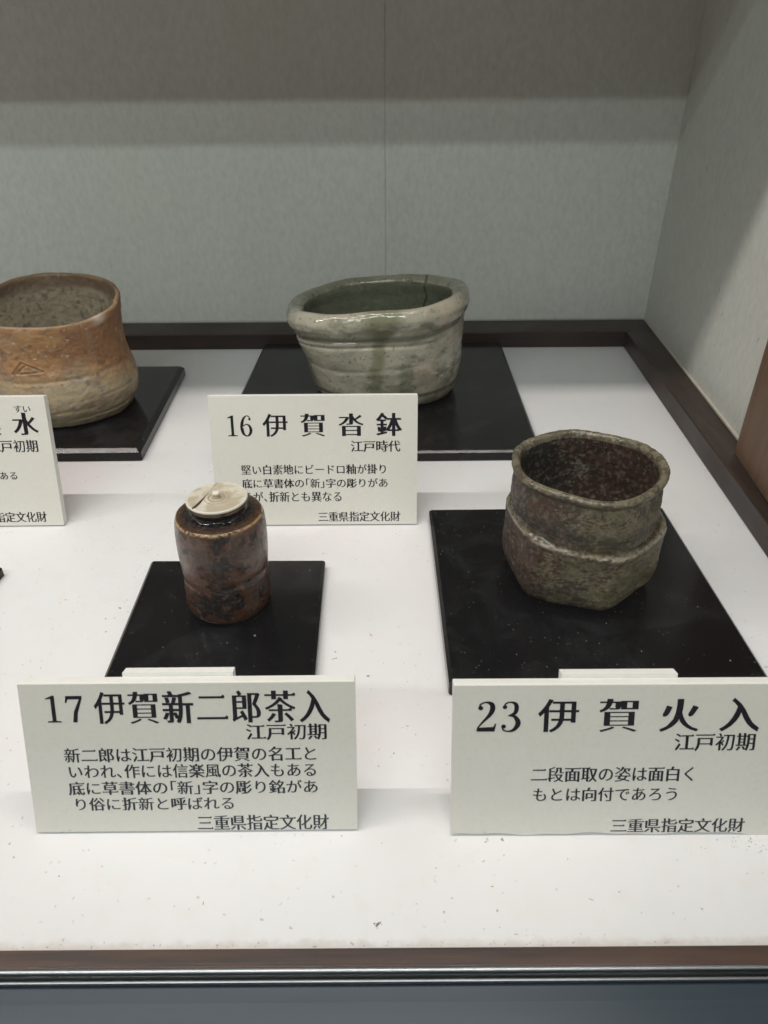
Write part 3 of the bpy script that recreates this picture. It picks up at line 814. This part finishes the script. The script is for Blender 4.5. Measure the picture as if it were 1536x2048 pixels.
NUM = {
 '1': [np.array([(.10, 0), (.45, 0), (.45, .030), (.325, .045), (.325, .745), (.28, .745), (.10, .665), (.10, .640), (.225, .655), (.225, .045), (.10, .030)])],
 '7': [np.array([(.20, 0), (.31, 0), (.34, .25), (.475, .66), (.475, .73), (.075, .73), (.05, .54), (.08, .535), (.125, .635), (.40, .635), (.25, .30)])],
 '2': [nib([(.10, .56, .012), (.12, .67, .020), (.24, .725, .020), (.36, .68, .050), (.385, .56, .058), (.33, .42, .045), (.20, .26, .026), (.09, .12, .018), (.055, .045, .012)]), blob(.125, .585, .055),
       np.array([(.045, 0), (.44, 0), (.475, .20), (.45, .20), (.41, .115), (.10, .100), (.045, .03)])],
 '3': [nib([(.10, .60, .012), (.14, .69, .018), (.25, .725, .018), (.35, .68, .042), (.375, .575, .050), (.34, .455, .040), (.22, .395, .016)]), blob(.120, .605, .050),
       nib([(.20, .400, .016), (.33, .375, .036), (.41, .26, .056), (.405, .15, .056), (.32, .035, .036), (.20, .005, .018), (.10, .04, .018), (.07, .12, .012)]), blob(.105, .125, .052)],
 '6': [nib([(.40, .62, .010), (.36, .70, .018), (.27, .725, .018), (.16, .62, .040), (.10, .44, .056), (.095, .25, .058), (.14, .09, .046), (.25, .008, .020), (.36, .06, .040), (.415, .21, .054), (.37, .36, .040), (.27, .425, .018), (.17, .38, .015), (.12, .29, .012)]), blob(.385, .61, .045)],
}

def lettering(name, lines, parent, frame, bold):
    """lines: (text, x0, x1, y0, y1, cw) in sign coordinates (metres, left/right/bottom/top of the inked line; cw = width of one character)"""
    V, F = [], []
    lift = [0.]
    def add(loops):
        flat = [tuple(p) for L_ in loops for p in L_]
        tris = tessellate_polygon([[Vector((p[0], p[1], 0)) for p in L_] for L_ in loops])
        b = len(V)
        for p in flat: V.append((p[0], p[1], lift[0]))
        for t in tris:
            a, b1, c = (np.array(flat[i]) for i in t)
            cr = (b1 - a)[0] * (c - a)[1] - (b1 - a)[1] * (c - a)[0]
            if abs(cr) < 1e-14: continue
            F.append(tuple(b + i for i in (t if cr > 0 else t[::-1])))
    for text, x0, x1, y0, y1, cw in lines:
        wts = [.5 if ch in '「」、' else 1. for ch in text]
        n = len(text); H = y1 - y0
        if text[0] in NUM:
            w = (x1 - x0) / (len(text) - .05); 
            for i, ch in enumerate(text):
                for q_, lp in enumerate(NUM[ch]):
                    lift[0] = q_ * .00003
                    P = lp.copy(); P[:, 0] = x0 + i * w * 1.03 + P[:, 0] / .50 * w * .97; P[:, 1] = y0 + P[:, 1] / .735 * H
                    add([P])
            lift[0] = 0.; continue
        tot = sum(wts); cw = cw or (x1 - x0) / (tot - .08)
        pitch = (x1 - x0 - cw * .92) / max(1e-6, (tot - 1)) if tot > 1 else cw
        cur = x0 - cw * .04
        for ch, w in zip(text, wts):
            sx_ = cw; sy_ = H / .90
            kana = ch in 'はのといわれにもあるのがりばとなくでろうすんけ、ビードロ「」い'
            dx, dy = bold
            if kana: dx, dy = dx * .55, dy * .75
            raw = raw_loops(ch)
            for q, sf in ((1., 1), (1., 0), (.85, 1), (.85, 0), (.7, 0), (.55, 0), (.4, 0), (.2, 0), (0., 0)):   # back off where the heavier outline would cross itself
                loops = brushify(raw, dx * q, dy * q, 0 if kana else .045 * sf)
                if sound(loops): break
            sets = [(loops, 0.)] if q > .5 else [(raw, -dx * .8), (raw, 0.), (raw, dx * .8)]
            for k_, (L_, shift) in enumerate(sets):
                lift[0] = k_ * .00003
                T_ = []
                for lp in L_:
                    P = lp.copy(); ox = -.5 if ch == '「' else 0.
                    P[:, 0] = cur + (P[:, 0] + ox + shift) * sx_
                    P[:, 1] = y0 + (P[:, 1] + .075) * sy_
                    T_.append(P)
                # group: each outer loop with its holes
                dep = [sum(inside(P[0], Q) for j, Q in enumerate(T_) if j != i) for i, P in enumerate(T_)]
                for i, P in enumerate(T_):
                    if dep[i] % 2: continue
                    hs = [T_[j] for j in range(len(T_)) if dep[j] == dep[i] + 1 and inside(T_[j][0], P)]
                    add([P] + hs)
            lift[0] = 0.
            cur += pitch * w
    me = mesh_from(name, V, F)
    o = link(name, me, M_ink, parent)
    return o

# ------------------------------------------------------------------ signs
# projective helper: photograph position of print -> coordinates on the sign's own face
def make_sign(loc, rz, lean, w, h, th, rows, tab, label, wav=0.):
    """sign leaning back on a stand. local frame of the face: x right, y up the face, z out of it"""
    root = empty('caption_sign', loc, rz)
    ex = Vector((1, 0, 0)); ey = Vector((0, math.sin(lean), math.cos(lean))); ez = ex.cross(ey)
    M = Matrix((ex, ey, ez)).transposed().to_4x4()
    def place(o, off=0.): 
        o.matrix_local = M @ Matrix.Translation((0, 0, off)); return o
    # foam board
    bm = bmesh.new()
    def slab(bm, x0, x1, y0, y1, z0, z1, nx=1):
        vs = [[bm.verts.new((x0 + (x1 - x0) * i / nx, y, z)) for i in range(nx + 1)] for (y, z) in ((y0, z0), (y1, z0), (y1, z1), (y0, z1))]
        for a in range(4):
            for i in range(nx):
                bm.faces.new((vs[a][i], vs[a][i + 1], vs[(a + 1) % 4][i + 1], vs[(a + 1) % 4][i]))
        bm.faces.new([vs[a][0] for a in range(4)]); bm.faces.new([vs[a][nx] for a in range(4)][::-1])
        bmesh.ops.recalc_face_normals(bm, faces=bm.faces)
        return vs
    slab(bm, 0, w, .0010, h, -th, 0)
    bmesh.ops.bevel(bm, geom=list(bm.edges), offset=.0004, segments=2, profile=.5, affect='EDGES')
    me = bpy.data.meshes.new('board'); bm.to_mesh(me); bm.free()
    place(link('board', me, M_foam, root), 0)
    # printed face sheet
    bm = bmesh.new(); vs = slab(bm, -.0002, w + .0002, .0004, h - .0003, 0.0002, .0009, 40)
    for a in (0, 3):
        for i, v in enumerate(vs[a]): v.co.y += wav * (.0006 * math.sin(i * .45) + .0004 * math.sin(i * 1.1 + 1) - (.0012 if i > 37 else 0))
    me = bpy.data.meshes.new('face_sheet'); bm.to_mesh(me); bm.free()
    place(link('face_sheet', me, M_face, root), 0)
    for nm, lines, bold in rows:
        place(lettering(nm, lines, root, None, bold), .00100)
    # stand behind: a folded strip of board reaching just above the top edge
    if tab:
        x0, x1, top, skew = tab
        d = .0065
        pts = [(x0 - skew * .3, 0.004), (x1 + skew * .3, .004), (x1, top), (x0, top)]
        V = [(x, y, -th - .0004) for x, y in pts] + [(x, y, -th - d) for x, y in pts]
        F = [(0, 1, 2, 3), (7, 6, 5, 4), (0, 4, 5, 1), (1, 5, 6, 2), (2, 6, 7, 3), (3, 7, 4, 0)]
        st = link('stand', mesh_from('stand', V, F), M_foam, root); place(st)
    tag(root, label, 'sign', 'museum caption signs'); return root

LEAN = math.atan2(.03, .085)
def face_uv(loc, rz, lean, px, py):
    """where a ray of the photograph meets the face; used only to read off the type layout"""
    d = _f + _r * ((px - 768) / 1390) - _u * ((py - 1024) / 1390)
    C0 = Vector((0, 0, .36)); R3 = Matrix.Rotation(rz, 3, 'Z')
    ex = R3 @ Vector((1, 0, 0)); ey = R3 @ Vector((0, math.sin(lean), math.cos(lean))); ez = ex.cross(ey); o = Vector(loc)
    t = (o - C0).dot(ez) / d.dot(ez); q = C0 + d * t - o
    return q.dot(ex), q.dot(ey)
def rows_from(loc, rz, lean, spec):
    res = []
    for nm, items, bold in spec:
        L = []
        for text, x0, x1, yt, yb, cwp in items:
            xm = (x0 + x1) / 2; ym = (yt + yb) / 2
            a, _ = face_uv(loc, rz, lean, x0, ym); b, _ = face_uv(loc, rz, lean, x1, ym)
            _, t = face_uv(loc, rz, lean, xm, yt); _, bo = face_uv(loc, rz, lean, xm, yb)
            cw = (b - a) / (x1 - x0) * cwp if cwp else None
            L.append((text, a, b, bo, t, cw))
        res.append((nm, L, bold))
    return res
BT = (.037, -.009); BB = (.029, -.004)

def sign(loc, rz, lean, w, h, spec, tab, label, th=.007, wav=0.):
    return make_sign(loc, rz, lean, w, h, th, rows_from(loc, rz, lean, spec), tab, label, wav)

S17 = (-.1957, .2352, .0008)
sign(S17, math.radians(.15), LEAN, .1795, .0905, [
    ('printed_number', [('17', 86, 167, 1390, 1443, None)], BT),
    ('printed_title', [('伊賀新二郎茶入', 191, 658, 1381, 1444, 64)], BT),
    ('printed_period', [('江戸初期', 493, 654, 1446, 1477, None)], BB),
    ('printed_description', [('新二郎は江戸初期の伊賀の名工と', 130, 636, 1493, 1521, None),
                             ('いわれ、作には信楽風の茶入もある', 137, 635, 1526, 1553, None),
                             ('底に草書体の「新」字の彫り銘があ', 139, 637, 1560, 1586, None),
                             ('り俗に折新と呼ばれる', 148, 471, 1593, 1618, None)], BB),
    ('printed_footer', [('三重県指定文化財', 396, 657, 1628, 1657, None)], BB)],
    (.0530, .1130, .0925, .004), 'cream caption sign headed 17 in front of the brown tea caddy')
S23 = (.0362, .2322, .0008)
sign(S23, math.radians(-.1), LEAN, .1762, .0905, [
    ('printed_number', [('23', 949, 1041, 1402, 1461, None)], BT),
    ('printed_title', [('伊賀火入', 1078, 1517, 1396, 1461, 84)], BT),
    ('printed_period', [('江戸初期', 1348, 1509, 1465, 1499, None)], BB),
    ('printed_description', [('二段面取の姿は面白く', 1062, 1393, 1532, 1561, None), ('もとは向付であろう', 1064, 1357, 1573, 1600, None)], BB),
    ('printed_footer', [('三重県指定文化財', 1221, 1486, 1635, 1662, None)], BB)],
    (.0590, .1215, .0925, .004), 'cream caption sign headed 23 in front of the rough two tier cup', wav=1.)
L16 = math.atan2(.03, .118)
S16 = (-.1560, .5478, .0008)
sign(S16, 0, L16, .1865, .1218, [
    ('printed_number', [('16', 450, 505, 831, 872, None)], BT),
    ('printed_title', [('伊賀沓鉢', 527, 802, 827, 872, 52)], BT),
    ('printed_period', [('江戸時代', 702, 800, 881, 903, None)], BB),
    ('printed_description', [('堅い白素地にビードロ釉が掛り', 483, 775, 929, 948, None), ('底に草書体の「新」字の彫りがあ', 485, 776, 957, 975, None), ('るが、折新とも異なる', 486, 685, 983, 1003, None)], BB),
    ('printed_footer', [('三重県指定文化財', 637, 800, 1023, 1042, None)], BB)],
    None, 'cream caption sign headed 16 standing before the green oval bowl')
SL = (-.4880, .5480, .0008)
sign(SL, math.radians(.6), L16, .1860, .1218, [
    ('printed_reading', [('けん', -45, -12, 810, 825, None), ('すい', 28, 62, 810, 825, None)], BB),
    ('printed_title', [('伊賀建水', -199, 75, 827, 871, 52)], BT),
    ('printed_period', [('江戸初期', -23, 77, 880, 904, None)], BB),
    ('printed_description', [('ある', 0, 37, 943, 959, None)], BB),
    ('printed_footer', [('三重県指定文化財', -71, 94, 1024, 1044, None)], BB)],
    None, 'cream caption sign cut off by the left edge, in front of the orange bowl')

# ------------------------------------------------------------------ loose crumbs and dust on the table
V, F = [], []
def crumb(x, y, s, z=0.0):
    b = len(V); k = 5
    for i in range(k):
        t = 2 * PI * i / k + random.random(); r = s * random.uniform(.5, 1.1)
        V.append((x + r * math.cos(t), y + r * math.sin(t) * .8, z + .00005))
    V.append((x, y, z + s * .7)); 
    for i in range(k): F.append((b + i, b + (i + 1) % k, b + k))
for _ in range(420):
    y = random.uniform(.178, .60); crumb(random.uniform(-.30, .30), y, random.choice([.00026, .00034, .00046]) * random.uniform(.8, 1.3))
for _ in range(40):
    crumb(random.gauss(.205, .012), random.gauss(.226, .003), random.uniform(.0002, .0006))
for _ in range(60):
    crumb(random.uniform(-.2, .21), .1735 + abs(random.gauss(0, .0012)), random.uniform(.0002, .0005))
for _ in range(9):
    crumb(-.0045 + random.gauss(0, .0010), .1838 + random.gauss(0, .0007), random.uniform(.0004, .0009))
M_cr = mat_plain('crumb_brown', (.20, .14, .09), .8)
cr = link('crumbs', mesh_from('crumbs', V, F), M_cr); tag(cr, 'fine brown crumbs and grit scattered on the white table top', 'grit', kind='stuff')
